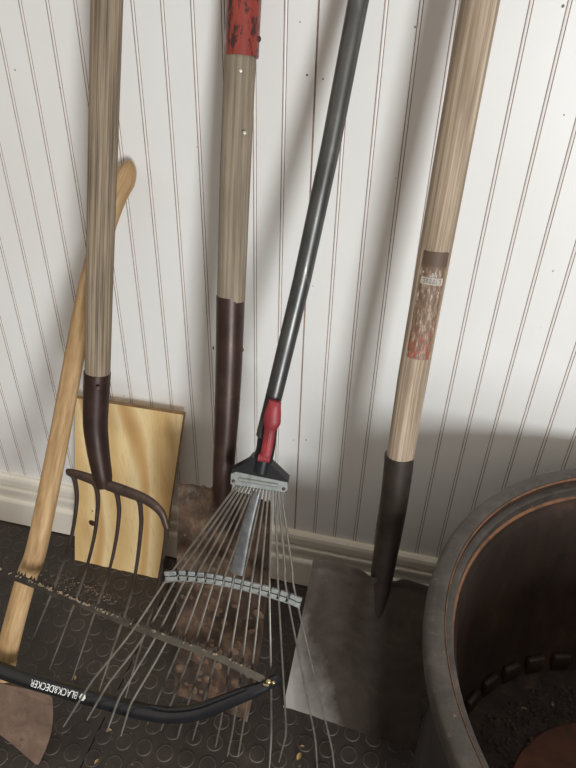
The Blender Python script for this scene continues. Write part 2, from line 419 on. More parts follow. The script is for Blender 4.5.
# ------------------------------------------------------------------ PLYWOOD
a, b = at_z(75, 560), at_z(160, 578)
c_, d_ = at_y(183.5, 415, -.030), at_y(75, 398, -.030)
b.y = a.y = -.078
nrm = (b-a).cross(d_-a).normalized(); nrm = nrm if nrm.y < 0 else -nrm
ply = empty('plywood_board', (a+b)/2, 'knotty pine plywood offcut leaning on the white baseboard behind the fork', 'board')
def bil(s, t): return (a*(1-s)+b*s)*(1-t)+(d_*(1-s)+c_*s)*t
G = [[bil(s/12, t/16) for s in range(13)] for t in range(17)]
mb = MB(); sheet(mb, G, nrm, .011, 0)
o = mb.build('face_panel', [M['ply'], M['ply_edge']], ply, angle=30)
for p in o.data.polygons:
    if abs(p.normal.dot(nrm)) < .5: p.material_index = 1
def on_ply(u, v, off=.0004):
    d = D(u, v); t = (a-CAM).dot(nrm)/d.dot(nrm); return CAM+d*t+nrm*off
for (u, v, r) in [(92, 523, .0082), (92.5, 511, .0032), (112, 545, .0012)]:
    mbk = MB(); ball(mbk, on_ply(u, v, -.0002), r, nrm, .09, 14)
    mbk.build('knot', M['knot'], ply, label='dark brown knot')

# ------------------------------------------------------------------ AXE
AX = Plane(-.473, .535)
axl = [(-4, 712, 10), (-2, 703, 11), (4, 672, 11.3), (10, 640, 11.3), (26, 579, 11), (37, 547, 11.2), (58.8, 440, 10.8), (73, 364, 10.6), (85.5, 300, 10.8), (96.5, 257, 11.5), (106, 222, 12), (115, 196, 13), (123.5, 180, 13), (127.5, 170, 10), (128, 164, 6), (127.5, 161, 2)]
axe = empty('felling_axe', AX.at(0, 705)-Vector((0, 0, .05)), 'long handled axe with worn tan wooden handle and rusty head, at the far left', 'axe')
P = [AX.at(u, v) for u, v, w in axl]; Wd = [w/FPX*(p-CAM).dot(CF)*.97 for (u, v, w), p in zip(axl, P)]
PS = spline(P, 5); WS = [interp(list(range(len(Wd))), Wd, i/5) for i in range(len(PS))]
TH = [min(.0125, w*.75) for w in WS]
hnt = (AX.at(60, 547)-AX.at(37, 541)).normalized()
rod(PS, WS, TH, hint=hnt, seg=24).build('handle', M['axe_wood'], axe)
# head: outline in the plane of the handle, wedge that thins to the cutting edge
top = [(-36, 673), (-28, 671.5), (-14, 669), (0, 677), (18, 683), (35, 688), (47, 691), (52.5, 698)]
bot = [(-39, 716), (-31, 719), (-15, 720), (0, 725), (8, 734), (17, 744), (27, 755), (38, 766)]
edge_mid = [(0, 0)]
G1 = []; rows = 9
ths = [.0135, .0165, .0185, .0170, .0110, .0065, .0034, .0008]
Vf = []; Fb = []
mb = MB(); cols = len(top)
def head_pt(j, i):
    tt = i/(rows-1); u = top[j][0]*(1-tt)+bot[j][0]*tt; v = top[j][1]*(1-tt)+bot[j][1]*tt
    u += {7: 6., 6: 3.5, 5: 1.5}.get(j, 0)*math.sin(math.pi*tt)*1.0
    return AX.at(u, v)
front = [[head_pt(j, i)+AX.n*(ths[j]*(1-.10*abs(2*i/(rows-1)-1)**4)) for i in range(rows)] for j in range(cols)]
back = [[head_pt(j, i)-AX.n*ths[j] for i in range(rows)] for j in range(cols)]
V = [p for r in front for p in r]+[p for r in back for p in r]; n = cols*rows; F = []
for j in range(cols-1):
    for i in range(rows-1):
        q = [j*rows+i, j*rows+i+1, (j+1)*rows+i+1, (j+1)*rows+i]; F.append(q); F.append([n+k for k in q][::-1])
    for i in (0, rows-1):
        q = [j*rows+i, (j+1)*rows+i, n+(j+1)*rows+i, n+j*rows+i]; F.append(q)
for j in (0, cols-1):
    for i in range(rows-1): F.append([j*rows+i, j*rows+i+1, n+j*rows+i+1, n+j*rows+i])
mb.add(V, F); mb.build('axe_head', M['axe_steel'], axe, angle=35, label='rusty brown steel head')

# ------------------------------------------------------------------ FORK
FK = Plane(-.335, .24, -.15, .078)
fork = empty('garden_fork', at_z(74, 690), 'five tined fork with cracked grey-brown shaft, in front of the plywood board', 'fork')
P = [FK.at(97.5, 376), FK.at(99, 300), FK.at(103, 150), FK.at(107, 0), FK.at(108.5, -60)]
up = (P[-1]-P[-2]).normalized(); P.append(P[-1]+up*.28); P.append(P[-1]+up*.012)
rod(P, [.0178, .0180, .0182, .0182, .0182, .018, .012], seg=28).build('shaft', M['fork_wood'], fork)
sk = [(97.3, 372, .0190), (97, 380, .0190), (96, 400, .0186), (95.5, 425, .0180), (97.5, 445, .0170), (100, 462, .0158), (102.5, 476, .0146), (104, 486, .012)]
PS = spline([FK.at(u, v) for u, v, r in sk], 4); RS = [interp(list(range(len(sk))), [r for _, _, r in sk], i/4) for i in range(len(PS))]
so = rod(PS, RS, seg=28).build('socket', M['socket'], fork, label='dark brown steel socket')
p = FK.at(98, 388, .0188); ball(MB(), p, .003, VIEW(p), .5).build('rivet', M['fork_steel'], so)
arch = [(67.5, 472), (73, 473), (81, 475.5), (94, 480), (112, 486.5), (129, 492.5), (143, 498), (154, 505), (162, 514), (166.7, 527.5)]
PS = spline([FK.at(u, v) for u, v in arch], 4); n = len(PS)
RS = [interp([0, .3, .5, .8, 1], [.0052, .0078, .0088, .0072, .0056], i/(n-1)) for i in range(n)]
rod(PS, [r*1.2 for r in RS], [r*.8 for r in RS], hint=Vector((0, 0, 1)), seg=14).build('crossbar', M['fork_steel'], fork)
tines = [[(68, 472.5), (73.5, 477), (76, 487), (76.7, 502), (72.5, 532), (64, 561), (48.5, 601), (27, 653)],
         [(91, 480), (96, 487), (97.8, 497), (97.5, 511), (94, 538), (85, 573), (74.5, 603.5), (49.7, 669)],
         [(111, 486), (116.5, 493), (118.6, 503), (119, 515), (116, 540), (109, 571), (94.8, 612.6), (72, 680)],
         [(134, 494.5), (139.5, 502), (141, 514), (141, 527.5), (137, 563), (130, 598), (112, 652), (98, 694)],
         [(166.5, 525), (166.2, 536), (165, 545), (162, 565), (155, 600), (148, 622), (140, 648), (125, 699)]]
for tn in tines:
    PS = spline([FK.at(u, v, -.012*math.sin(math.pi*min(1, k/7))) for k, (u, v) in enumerate(tn)], 5); n = len(PS)
    RS = [interp([0, .35, .8, 1], [.0040, .0036, .0024, .0010], i/(n-1)) for i in range(n)]
    rod(PS, RS, seg=10).build('tine', M['fork_tine'], fork)

# ------------------------------------------------------------------ SPADE (narrow trenching spade with red D-handle yoke)
SP = Plane(-.3185, .255, -.03, .26)
spade = empty('trenching_spade', at_z(210, 708), 'narrow rusty mud-caked spade with red top on its grey shaft, behind the leaf rake', 'spade')
P = [SP.at(231, 300), SP.at(235, 180), SP.at(240, 60), SP.at(243, 0), SP.at(244.5, -30)]
rod(P, [.0192, .0196, .0192, .019, .018], seg=28).build('shaft', M['spade_wood'], spade)
for (u, v) in ((240.5, 71), (244.5, 133)):
    p = SP.at(u, v, .0188); ball(MB(), p, .0026, VIEW(p), .4).build('nail', M['nail'], spade, label='shiny nail head')
P = [SP.at(241.6, 57), SP.at(243, 20), SP.at(244.5, -12), SP.at(246, -60)]
up = (P[-1]-P[-2]).normalized()
yk = rod(P, [.0205, .0206, .0206, .019], seg=28).build('red_yoke', M['red'], spade, label='chipped red painted metal yoke')
for (u, v) in ((227.5, 37), (259, 39)):
    p = SP.at(u, v); sgn = -1 if u < 240 else 1
    ball(MB(), p, .0035, Vector((sgn, -.1, 0)), .7).build('rivet', M['gum'], yk)
base = P[-1]; rt = Vector((1, 0, 0))
for s in (-1, 1):
    PS = spline([base+up*-.01+rt*(s*.008), base+up*.02+rt*(s*.03), base+up*.05+rt*(s*.052), base+up*.10+rt*(s*.058), base+up*.135+rt*(s*.055)], 5)
    rod(PS, .010, .006, hint=Vector((0, 1, 0)), seg=12).build('yoke_arm', M['red'], spade, label='red painted yoke arm')
rod([base+up*.122-rt*.066, base+up*.122+rt*.066], .0145, seg=20).build('grip', M['spade_wood'], spade)
sk = [(230.6, 296, .0196), (230.3, 310, .0196), (229, 360, .0190), (227, 410, .0180), (225, 445, .0168), (223.5, 468, .0165), (222.5, 485, .0150), (222, 505, .011)]
PS = spline([SP.at(u, v) for u, v, r in sk], 4); RS = [interp(list(range(len(sk))), [r for _, _, r in sk], i/4) for i in range(len(PS))]
so = rod(PS, RS, seg=28).build('socket', M['socket'], spade, label='dark brown steel socket')
for (u, v) in ((214, 348), (242.3, 350)):
    p = SP.at(u, v); ball(MB(), p, .003, Vector((-1 if u < 228 else 1, -.2, 0)), .7).build('rivet', M['fork_steel'], so)
lft = [(178.5, 482), (178, 500), (177, 560), (176, 620), (174.5, 660), (174, 695)]
rgt = [(270, 500), (270, 520), (268.5, 580), (262, 640), (254, 690), (247, 722)]
def grid_lr(pl, lft, rgt, nr, nc, dish):
    Lp = [pl.at(u, v) for u, v in lft]; Rp = [pl.at(u, v) for u, v in rgt]; ts = [i/(len(lft)-1) for i in range(len(lft))]
    def ip(A, t):
        x = t*(len(A)-1); i = min(int(x), len(A)-2); return A[i].lerp(A[i+1], x-i)
    return [[ip(Lp, i/nr).lerp(ip(Rp, i/nr), j/nc)+pl.n*dish(i/nr, j/nc*2-1) for j in range(nc+1)] for i in range(nr+1)]
def dish1(t, s): return -.010*(1-s*s)*(1-.4*t)+.012*math.exp(-(s/.22)**2)*max(0, 1-t/.55)+.006*max(0, 1-t/.04)*(abs(s) > .25)+(.0016*math.sin(31*t+7*s)*math.sin(23*s+9*t))
G = grid_lr(SP, lft, rgt, 48, 26, dish1)
random.seed(3)
for j in range(27): G[0][j] = G[0][j]+Vector((0, 0, random.uniform(-.003, .003)))
sheet(MB(), G, SP.n, .0022).build('blade', M['spade_steel'], spade, angle=50, label='rusty blade caked with dirt')
mb = MB()                               # dried mud clinging to the lower blade: lumpy patches
random.seed(11)
for k in range(80):
    t = random.choice([random.uniform(.42, .98), random.uniform(.30, .6)]); s = random.uniform(-.92, .92)
    if t < .45 and s > .3: continue
    i, j = min(47, int(t*48)), min(25, int((s+1)/2*26)); p = G[i][j]
    ball(mb, p-SP.n*.001, random.uniform(.004, .012), SP.n+Vector((random.uniform(-.3, .3), 0, random.uniform(-.3, .3))), random.uniform(.2, .4), 9)
mb.build('mud_crust', M['mud'], spade, label='dried mud crust')['kind'] = 'stuff'

# ------------------------------------------------------------------ SQUARE SHOVEL
SQ = Plane(-.279, .178, -.085, .455)
sq = empty('square_shovel', at_z(350, 728), 'square mouth shovel with pale shaft and worn label, between the rake and the drum', 'shovel')
P = [SQ.at(399.5, 462), SQ.at(412, 380), SQ.at(438, 235), SQ.at(460, 112), SQ.at(480.5, 0)]
up = (P[-1]-P[-2]).normalized(); P += [P[-1]+up*.30, P[-1]+up*.44, P[-1]+up*.452]
rod(P, [.0186, .0188, .0192, .0194, .0195, .0192, .0186, .012], seg=32).build('shaft', M['shovel_wood'], sq)
# paper label wrapped round the front of the shaft
p0, p1 = SQ.at(436.5, 249), SQ.at(418, 354); STK = (p1-p0).length
M['label'] = sticker_mat()
ax_ = (p1-p0).normalized(); h = Vector((1, 0, 0)); n1 = (h-ax_*h.dot(ax_)).normalized(); n2 = ax_.cross(n1)
vw = VIEW(p0); ca = math.atan2(vw.dot(n2), vw.dot(n1))
PS = [p0.lerp(p1, i/12) for i in range(13)]
st = sweep(MB(), PS, .0199, hint=h, seg=16, arc=(ca-.85, ca+.78)).build('paper_label', M['label'], sq, label='scuffed brown paper label with traces of red and white')
mb = MB()
def lab(t, a):
    q = p0.lerp(p1, t); return q+(n1*math.cos(ca+a)+n2*math.sin(ca+a))*.0202
def patch(mb, t0, t1, a0, a1, mi=0, k=6):
    for i in range(k):
        x, y = a0+(a1-a0)*i/k, a0+(a1-a0)*(i+1)/k
        mb.add([lab(t0, x), lab(t0, y), lab(t1, y), lab(t1, x)], [[0, 1, 2, 3]], None, mi)
patch(mb, .225, .29, -.72, .62)
for (t, a, dt, da) in [(.19, -.28, .03, .07), (.165, -.18, .05, .06), (.18, -.02, .035, .07), (.2, .08, .02, .1), (.175, .55, .02, .09), (.205, -.05, .015, .12), (.35, -.6, .015, .07), (.38, -.2, .012, .06), (.335, .1, .012, .05)]:
    patch(mb, t, t+dt, a-da/2, a+da/2, 0, 2)
mb.build('print_mark', M['label_white'] if 'label_white' in M else plain('faded_white_print', (204, 194, 182), .6), st, label='faded white printed block')
mb = MB()
def lab2(t, a):
    q = p0.lerp(p1, t); return q+(n1*math.cos(ca+a)+n2*math.sin(ca+a))*.0204
for k in range(6):                     # worn illegible letters in the white block
    a0 = -.60+k*.19
    for (t0, t1, x0, x1) in [(.238, .278, 0, .03), (.238, .245, 0, .11), (.272, .278, .0, .11), (.25, .278, .08, .11)]:
        if (k*7+int(t0*1000)) % 5 == 0: continue
        mb.add([lab2(t0, a0+x0), lab2(t0, a0+x1), lab2(t1, a0+x1), lab2(t1, a0+x0)], [[0, 1, 2, 3]])
mb.build('worn_letters', plain('faded_ink', (142, 126, 112), .7), st)
sk = [(399.3, 455, .0202), (398, 470, .0200), (393.5, 505, .0194), (387, 545, .0182), (382.5, 572, .0172), (378.5, 600, .0150), (374, 632, .0115), (371, 655, .007)]
offs = [0, 0, 0, 0, -.003, -.010, -.016, -.022]
PS = spline([SQ.at(u, v, o_) for (u, v, r), o_ in zip(sk, offs)], 4); RS = [interp(list(range(len(sk))), [r for _, _, r in sk], i/4) for i in range(len(PS))]
so = rod(PS, RS, seg=28).build('socket', M['sq_socket'], sq, label='blackened steel socket')
for (u, v, s) in ((385, 480, -1), (410, 482, 1)):
    p = SQ.at(u, v); ball(MB(), p, .003, Vector((s, -.2, 0)), .7).build('rivet', M['sq_socket'], so)
nr, nc = 44, 34; G = []
for i in range(nr+1):
    t = i/nr; row = []
    zl = .341*(1-t); zr = .345*(1-t); xl = .483*(1-t)+.4555*t; xr = .670*(1-t)+.692*t
    for j in range(nc+1):
        s = j/nc*2-1; x = xl+(xr-xl)*j/nc; z = zl+(zr-zl)*j/nc
        if t < .12:
            z += (.008*math.exp(-((s+.3)/.25)**2)*0-.010*math.exp(-((s-.32)/.10)**2)-.005*math.exp(-((s+.45)/.2)**2))*(1-t/.12)
        p = SQ.xz(x, z)
        d = -.006*(1-s*s)*(1-t)+.017*math.exp(-(s/.20)**2)*max(0, 1-t/.70)**1.2 - .004*math.exp(-(t/.05)**2)*0 + .007*max(0, (abs(s)-.86)/.14)*(1-.6*t)
        if t < .03: d += .004
        row.append(p+SQ.n*d)
    G.append(row)
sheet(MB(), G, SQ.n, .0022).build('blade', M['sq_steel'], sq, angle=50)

# ------------------------------------------------------------------ BOW SAW plane (used by the rake tines too)
SW = plane3(at_y(0, 671, -.424), at_y(35, 584, -.352), at_y(272, 683, -.366))
# ------------------------------------------------------------------ LEAF RAKE
RK = Plane(-.39, .29, .08, .3)
rake = empty('leaf_rake', at_z(200, 742), 'adjustable leaf rake with fanned wire tines, red lever and grey steel tube', 'rake')
P = [RK.at(264, 436), RK.at(276, 388), RK.at(302, 280), RK.at(331, 145), RK.at(358.5, 0)]
up = (P[-1]-P[-2]).normalized(); P += [P[-1]+up*.15, P[-1]+up*.153]
rod(P, [.0112, .0113, .0115, .0116, .0117, .0117, .009], seg=26).build('shaft', M['tube'], rake)
# black plastic head: clamp sleeve, shoulders
mb = MB(); hp = [(269.5, 415, .0116), (268, 430, .0128), (266, 446, .0130), (263.5, 458, .0134), (261, 470, .0130)]
sweep(mb, spline([RK.at(u, v) for u, v, r in hp], 4), [interp(list(range(5)), [r for _, _, r in hp], i/4) for i in range(17)], seg=20)
prism(mb, [RK.at(u, v, .009) for u, v in [(232, 470), (231, 483), (286, 493), (288, 481), (270, 464), (266, 459), (251, 457), (247, 462)]][::-1], RK.n, .018)
mb.build('head_block', M['blackp'], rake, angle=30, label='black plastic head block')
mb = MB(); prism(mb, [RK.at(u, v, .0105) for u, v in [(231, 474), (230.5, 484), (284.5, 492.5), (287.5, 490), (287.5, 482.5), (236, 472)]][::-1], RK.n, .004)
pl = mb.build('head_plate', M['galv'], rake, angle=30, label='galvanised clamp plate')
a_, b_ = RK.at(238.5, 479.2, .011), RK.at(279, 485.6, .011); rod([a_, a_.lerp(b_, .02), a_.lerp(b_, .98), b_], [.0005, .0028, .0028, .0005], seg=10).build('pressed_rib', M['galv'], pl)
for (u, v) in ((233.5, 481), (283.7, 489)):
    p = RK.at(u, v, .0108); ball(MB(), p, .0026, RK.n, .7).build('screw', M['fork_steel'], pl)
# red cam lever with its clip at the base
mb = MB()
lv = [(275.2, 401, .0086, .0045), (274.2, 405, .0092, .0075), (273, 413, .0112, .0085), (271.8, 421, .0124, .009), (270.8, 426, .0100, .0075), (270, 430, .0080, .006), (267.5, 446, .0078, .0055), (264.5, 460, .0078, .005)]
PS = spline([RK.at(u, v, .0165) for u, v, *_ in lv], 4)
A_ = [interp(list(range(8)), [l[2] for l in lv], i/4) for i in range(len(PS))]; B_ = [interp(list(range(8)), [l[3] for l in lv], i/4) for i in range(len(PS))]
sweep(mb, PS, A_, B_, hint=Vector((1, 0, 0)), seg=18)
lo = mb.build('lever', M['redp'], rake, label='red plastic cam lever')
pa, pb = RK.at(269.6, 432, .0225), RK.at(266.4, 452, .0215); rod([pa, pb], .0014, seg=8).build('lever_rib', M['redp'], lo)
pa, pb = RK.at(258.5, 457, .018), RK.at(270, 459, .018); rod([pa, pb], .0055, seg=14).build('hinge_pin', M['redp'], lo)
# centre slide bar
bar = [(256.5, 492), (246, 530), (236.5, 574)]
PS = spline([RK.at(u, v, .003) for u, v in bar], 5); n = len(PS)
rod(PS, rad_lerp(n, .0058, .0098), .0016, hint=Vector((1, 0, 0)), seg=12).build('slide_bar', M['bar'], rake, angle=40, label='shiny flat steel slide bar')
# spreader: arched bar with pads between its slots
spx = [(168, 576), (181, 575), (205, 577), (233, 582), (261, 589), (289, 597.5), (299, 602)]
def spr(u): return interp([p[0] for p in spx], [p[1] for p in spx], u)
PS = spline([RK.at(u, v, .001) for u, v in [(165.5, 577)]+spx[1:-1]+[(300.5, 602.5)]], 6); n = len(PS)
mb = MB(); dwn = (RK.at(233, 600)-RK.at(236, 560)).normalized()
sweep(mb, PS, [.0062]+[.0090]*(n-2)+[.0062], .0030, hint=dwn, seg=14, mi=1)
sweep(mb, [p+dwn*.0086 for p in PS], .0013, .0036, hint=dwn, seg=8)
for k in range(16):
    u = 169-4.55+9.13*k; u = max(168.4, min(297.6, u)); v = spr(u)
    rt = (RK.at(u+4, spr(u+4))-RK.at(u-4, spr(u-4))).normalized(); dn = RK.n.cross(rt)
    if dn.z > 0: dn = -dn
    box(mb, RK.at(u, v, .0030)+dn*.0046, rt, dn, RK.n, .0053, .0038, .0032, 0, .0010)
    box(mb, RK.at(u, v, .0030)-dn*.0044, rt, dn, RK.n, .0053, .0036, .0026, 0, .0010)
mb.build('spreader_bar', [M['galv'], M['blackp']], rake, angle=30, label='galvanised slotted spreader bar')
TIPS = [(63.4, 726.8), (87, 720), (107, 731.5), (121, 736), (147.5, 724), (161, 730), (177, 739), (192.5, 740), (215.5, 747), (227.5, 756), (238, 757), (269, 773), (279, 762), (317.5, 773), (335, 774)]
BEND = [(92, 681), (108, 684), (119, 698), (130, 705), (155.5, 704), (169, 709), (184, 716), (199, 718), (220.5, 724), (232.5, 732), (242, 733), (271.5, 735), (286.5, 733), (315.5, 739), (332, 748)]
CROSS = [(131.5, 632), (143, 637.5), (155, 638.5), (166, 642.5), (182.5, 640), (194, 645), (205, 650), (217, 654), (230, 660), (242, 665), (252, 670), (271, 672), None, None, None]
for i in range(15):
    uh = 237+3.15*i; vh = 485+.5*i; us = 169+9.13*i; vs = spr(us)
    pts = [RK.at(uh, vh, .004), RK.at(uh+(us-uh)*.3, vh+(vs-vh)*.3, .002), RK.at(uh+(us-uh)*.7, vh+(vs-vh)*.7, .002), RK.at(us, vs, .003)]
    if CROSS[i]:
        if i == 0: off = .010
        elif i < 4: off = -.007
        else: off = -.016
        pts.append(SW.at(*CROSS[i], off))
    if i < 4:
        pts.append(SW.at(*BEND[i], .021)); pts.append(SW.at(*TIPS[i], .026))
    else:
        q = RK.at(*BEND[i]); tip = at_z(*TIPS[i], .003)
        if CROSS[i]:
            q2 = SW.at(*BEND[i], -.030)
            if (q2-CAM).length > (q-CAM).length: q = q2
        fl = at_z(*BEND[i], .006)
        if q.z < .006: q = fl
        pts += [q, tip]
    body = spline(pts[:-1], 6); e = pts[-1]; b0 = body[-1]; back_ = body[-2]
    body = body[:-1]+[b0.lerp(back_, .25), b0.lerp(e, .12)]+[b0.lerp(e, .5), e]
    n = len(body)
    rod(body, [.00165]*(n-2)+[.0017, .0012], .00135, hint=Vector((1, 0, 0)), seg=8).build('tine', M['tine'], rake)

# ------------------------------------------------------------------ BOW SAW
saw = empty('bow_saw', at_z(150, 740), 'black tubular bow saw threaded through the rake tines, resting on the axe head', 'saw')
fr = [(-128, 520), (-132, 560), (-120, 606), (-95, 632), (-50, 652), (0, 670), (20, 677), (35, 682), (60, 689), (85, 696), (102, 700.5), (125, 707), (145, 712), (168, 715), (184, 714.5), (200, 711.5), (215, 706), (230, 700), (246, 693.5), (258, 689), (268, 685.5)]
PS = spline([SW.at(u, v) for u, v in fr], 5); n = len(PS)
RA = [interp([0, .80, .93, 1], [.0122, .0122, .0105, .0078], i/(n-1)) for i in range(n)]
RB = [interp([0, .80, .93, 1], [.0115, .0115, .0085, .0055], i/(n-1)) for i in range(n)]
fo = rod(PS, RA, RB, hint=SW.n.orthogonal(), seg=22).build('frame', M['saw_paint'], saw)
# raised ridge along the upper inside of the bend
PSr = spline([SW.at(u, v, .009) for u, v in [(150, 706), (168, 709.5), (184, 709), (200, 706), (215, 700.5), (230, 694.5), (245, 688.5)]], 5); n = len(PSr)
rod(PSr, [.0012]+[.0022]*(n-2)+[.0012], seg=8).build('frame_ridge', M['saw_paint'], fo)
# end clamp
mb = MB(); cpt = SW.at(270, 683); dr = (SW.at(279, 679)-SW.at(262, 688)).normalized(); up_ = SW.n.cross(dr).normalized()
box(mb, cpt, dr, up_, SW.n, .017, .0075, .0055, 0, .003)
mb.build('end_clamp', M['saw_paint'], saw, angle=30)
p = SW.at(268.5, 681.5, .0055); mb = MB(); ball(mb, p, .0046, SW.n, .8, 6)
q = SW.at(273.5, 682.5, .0055); ball(mb, q, .0030, SW.n, .9, 8); box(mb, SW.at(266, 685, .007), (dr-up_).normalized(), (dr+up_).normalized(), SW.n, .0045, .0014, .0014, 0, .0006)
mb.build('wing_bolt', M['bolt'], saw, angle=30, label='bright brass coloured bolt')
# blade with set teeth along the upper edge
bl = [(-130, 517), (-60, 546), (0, 570.5), (42, 587), (100, 611), (142, 628.5), (183, 644), (220, 657.5), (267, 681)]
CL = spline([SW.at(u, v) for u, v in bl], 10)
Ls = [0.]
for i in range(1, len(CL)): Ls.append(Ls[-1]+(CL[i]-CL[i-1]).length)
def along(s):
    for i in range(len(CL)-1):
        if s <= Ls[i+1]: return CL[i].lerp(CL[i+1], (s-Ls[i])/(Ls[i+1]-Ls[i]))
    return CL[-1]
tot = Ls[-1]; m_ = 120; lo_, hi_ = [], []
for i in range(m_+1):
    s = tot*i/m_; p = along(s); tn = (along(min(tot, s+.01))-along(max(0, s-.01))).normalized()
    ud = SW.n.cross(tn).normalized(); ud = ud if ud.z > 0 else -ud
    lo_.append(p-ud*.0072); hi_.append(p+ud*.0050)
bo = sheet(MB(), [hi_, lo_], SW.n, .0011).build('blade', M['blade'], saw, angle=50, label='dirty grey saw blade')
mb = MB(); s = .012; k = 0
while s < tot-.03:
    p = along(s); tn = (along(s+.004)-along(s-.004)).normalized(); ud = SW.n.cross(tn).normalized(); ud = ud if ud.z > 0 else -ud
    if k % 5 != 4:
        w = .0026; b0 = p+ud*.0046; st_ = SW.n*(.0006 if k % 2 else -.0006)
        prism(mb, [b0-tn*w, b0+tn*w, b0+tn*(.0004)+ud*.0066+st_], SW.n, .0011)
    s += .0053; k += 1
mb.build('teeth', M['sq_socket'], bo, angle=20, label='dark pointed teeth')
random.seed(9); mb = MB()
for k in range(95):
    f_ = min(.95, max(.3, random.gauss(.50, .09))) if k < 62 else random.uniform(.28, .95)
    p = along(tot*f_); sz = random.uniform(.0007, .0021)
    e = Vector((random.gauss(0, 1), random.gauss(0, 1), random.gauss(0, 1))).normalized(); g_ = e.orthogonal().normalized()
    box(mb, p+Vector((0, 0, random.uniform(.002, .0085)))+SW.n*.0008, e, g_, e.cross(g_), sz, sz*.7, sz*.5)
mb.build('wood_crumbs', M['crumb'], bo, angle=30, label='pale wood crumbs caught in the teeth')['kind'] = 'stuff'
# lettering on the tube, reading upside down from here
cu = bpy.data.curves.new('lettering', 'FONT'); cu.body = 'BLACK&DECKER'; cu.size = 1.; cu.extrude = 0; cu.align_x = 'LEFT'; cu.resolution_u = 3
tmp = bpy.data.objects.new('tmp_text', cu); COL.objects.link(tmp)
bpy.context.view_layer.update()
tm = bpy.data.meshes.new_from_object(tmp.evaluated_get(bpy.context.evaluated_depsgraph_get()))
bpy.data.objects.remove(tmp)
tv = [v.co.copy() for v in tm.vertices]; tw = max(v.x for v in tv); tf = [list(p.vertices) for p in tm.polygons]; bpy.data.meshes.remove(tm)
pR, pL = SW.at(80, 697.0), SW.at(33.5, 684.3)
tx = (pL-pR).normalized(); Lt = (pL-pR).length
fw = VIEW(pR); fw = (fw-tx*fw.dot(tx)).normalized(); ty = fw.cross(tx).normalized()
hgt = .0098
def on_tube(x, y, lift=.0003):              # x along the tube, y round its circumference
    s = x; c = None
    p = pR+tx*s
    a = (y-hgt*.45)/.0119-.12                    # lettering sits a little low on the tube
    return p, a, lift
# follow the tube's own centre line
def centre_at(x):
    best = min(range(len(PS)-1), key=lambda i: abs((PS[i]-pR).dot(tx)-x)); i = best
    d0 = (PS[i]-pR).dot(tx); j = i-1 if d0 < x else i+1; j = max(0, min(len(PS)-1, j)); d1 = (PS[j]-pR).dot(tx)
    t = 0 if abs(d1-d0) < 1e-9 else (x-d0)/(d1-d0); return PS[i].lerp(PS[j], t)
def wrap(x, y, lift=.0005):
    a = (y-hgt*.5)/.0119+.22; return centre_at(x)+(fw*math.cos(a)+ty*math.sin(a))*(.0122+lift)
mb = MB(); mb.add([wrap(v.x/tw*Lt, v.y/.70*hgt) for v in tv], tf)
hx = []
for k in range(6):
    a = math.pi/3*k; hx.append(wrap(-.008+.0052*math.cos(a), hgt*.5+.0052*math.sin(a)))
mb.add(hx, [list(range(6))])
mb.build('lettering', M['white'], fo, angle=30, label='white maker lettering, upside down')

# ------------------------------------------------------------------ STEEL DRUM
DC = (.977, -.402)
drum = empty('steel_drum', (DC[0], DC[1], 0), 'large weathered dark steel drum with thick rolled rim, open top, at the right', 'drum')
mb = MB(); outer = [(.282, .0005), (.290, .006), (.296, .03), (.300, .14), (.3035, .15), (.3035, .162), (.300, .172), (.300, .30), (.3035, .31), (.3035, .322), (.301, .332), (.306, .43), (.309, .452), (.314, .462)]
lathe(mb, DC, outer); mb.build('drum_side', M['drum_out'], drum, angle=60)
mb = MB(); lathe(mb, DC, [(.312, .461), (.328, .463), (.3350, .468), (.3378, .476), (.3384, .486), (.3378, .494), (.3355, .4985), (.331, .5), (.320, .5), (.3172, .4992), (.3163, .4970)], 128)
mb.build('rim', M['rim'], drum, angle=60, label='thick grey rolled rim')
mb = MB(); lathe(mb, DC, [(.3163, .4970), (.3158, .4982), (.3150, .4978), (.3146, .4955)], 128); mb.build('rim_edge', M['lip'], drum, angle=60, label='thin orange rust line')
mb = MB(); lathe(mb, DC, [(.3146, .4955), (.3150, .4900), (.3142, .4868)], 128); mb.build('rim_groove', M['drum_in'], drum, angle=60)
mb = MB(); lathe(mb, DC, [(.3142, .4868), (.3125, .4864), (.3066, .4868), (.3058, .4864), (.3060, .4800), (.3052, .4740)], 128); mb.build('inner_lip', M['rim'], drum, angle=40)
mb = MB(); lathe(mb, DC, [(.3052, .4740), (.3030, .4732), (.3024, .4722), (.3020, .4706)], 128); mb.build('ledge', M['lip'], drum, angle=60, label='orange rusted ledge')
mb = MB(); lathe(mb, DC, [(.3020, .4706), (.3010, .462), (.2975, .458), (.2968, .451), (.2945, .446), (.2930, .40), (.2850, .28), (.2700, .17), (.260, .128), (.2520, .108)], 96)
for k in range(34):                                # row of short ribs round the foot of the inner wall
    a = 2*math.pi*k/34; rd = Vector((math.cos(a), math.sin(a), 0)); tg = Vector((-math.sin(a), math.cos(a), 0))
    box(mb, Vector((DC[0], DC[1], .124))+rd*.2565, rd, tg, Vector((0, 0, 1)), .005, .0155, .022, 0, .002)
mb.build('inner_wall', M['drum_in'], drum, angle=50, label='sooty rusted inside')
lathe(MB(), DC, [(.2525, .109), (.2480, .1035), (.2320, .1), (.165, .1)], 96).build('soot_bed', M['soot'], drum, angle=60)
mb = MB(); lathe(mb, DC, [(.168, .098), (.164, .106), (.150, .109), (.08, .112), (.03, .113), (.0005, .113)], 72); mb.build('bottom_plate', M['rust'], drum, angle=50, label='red-brown rusted bottom plate')
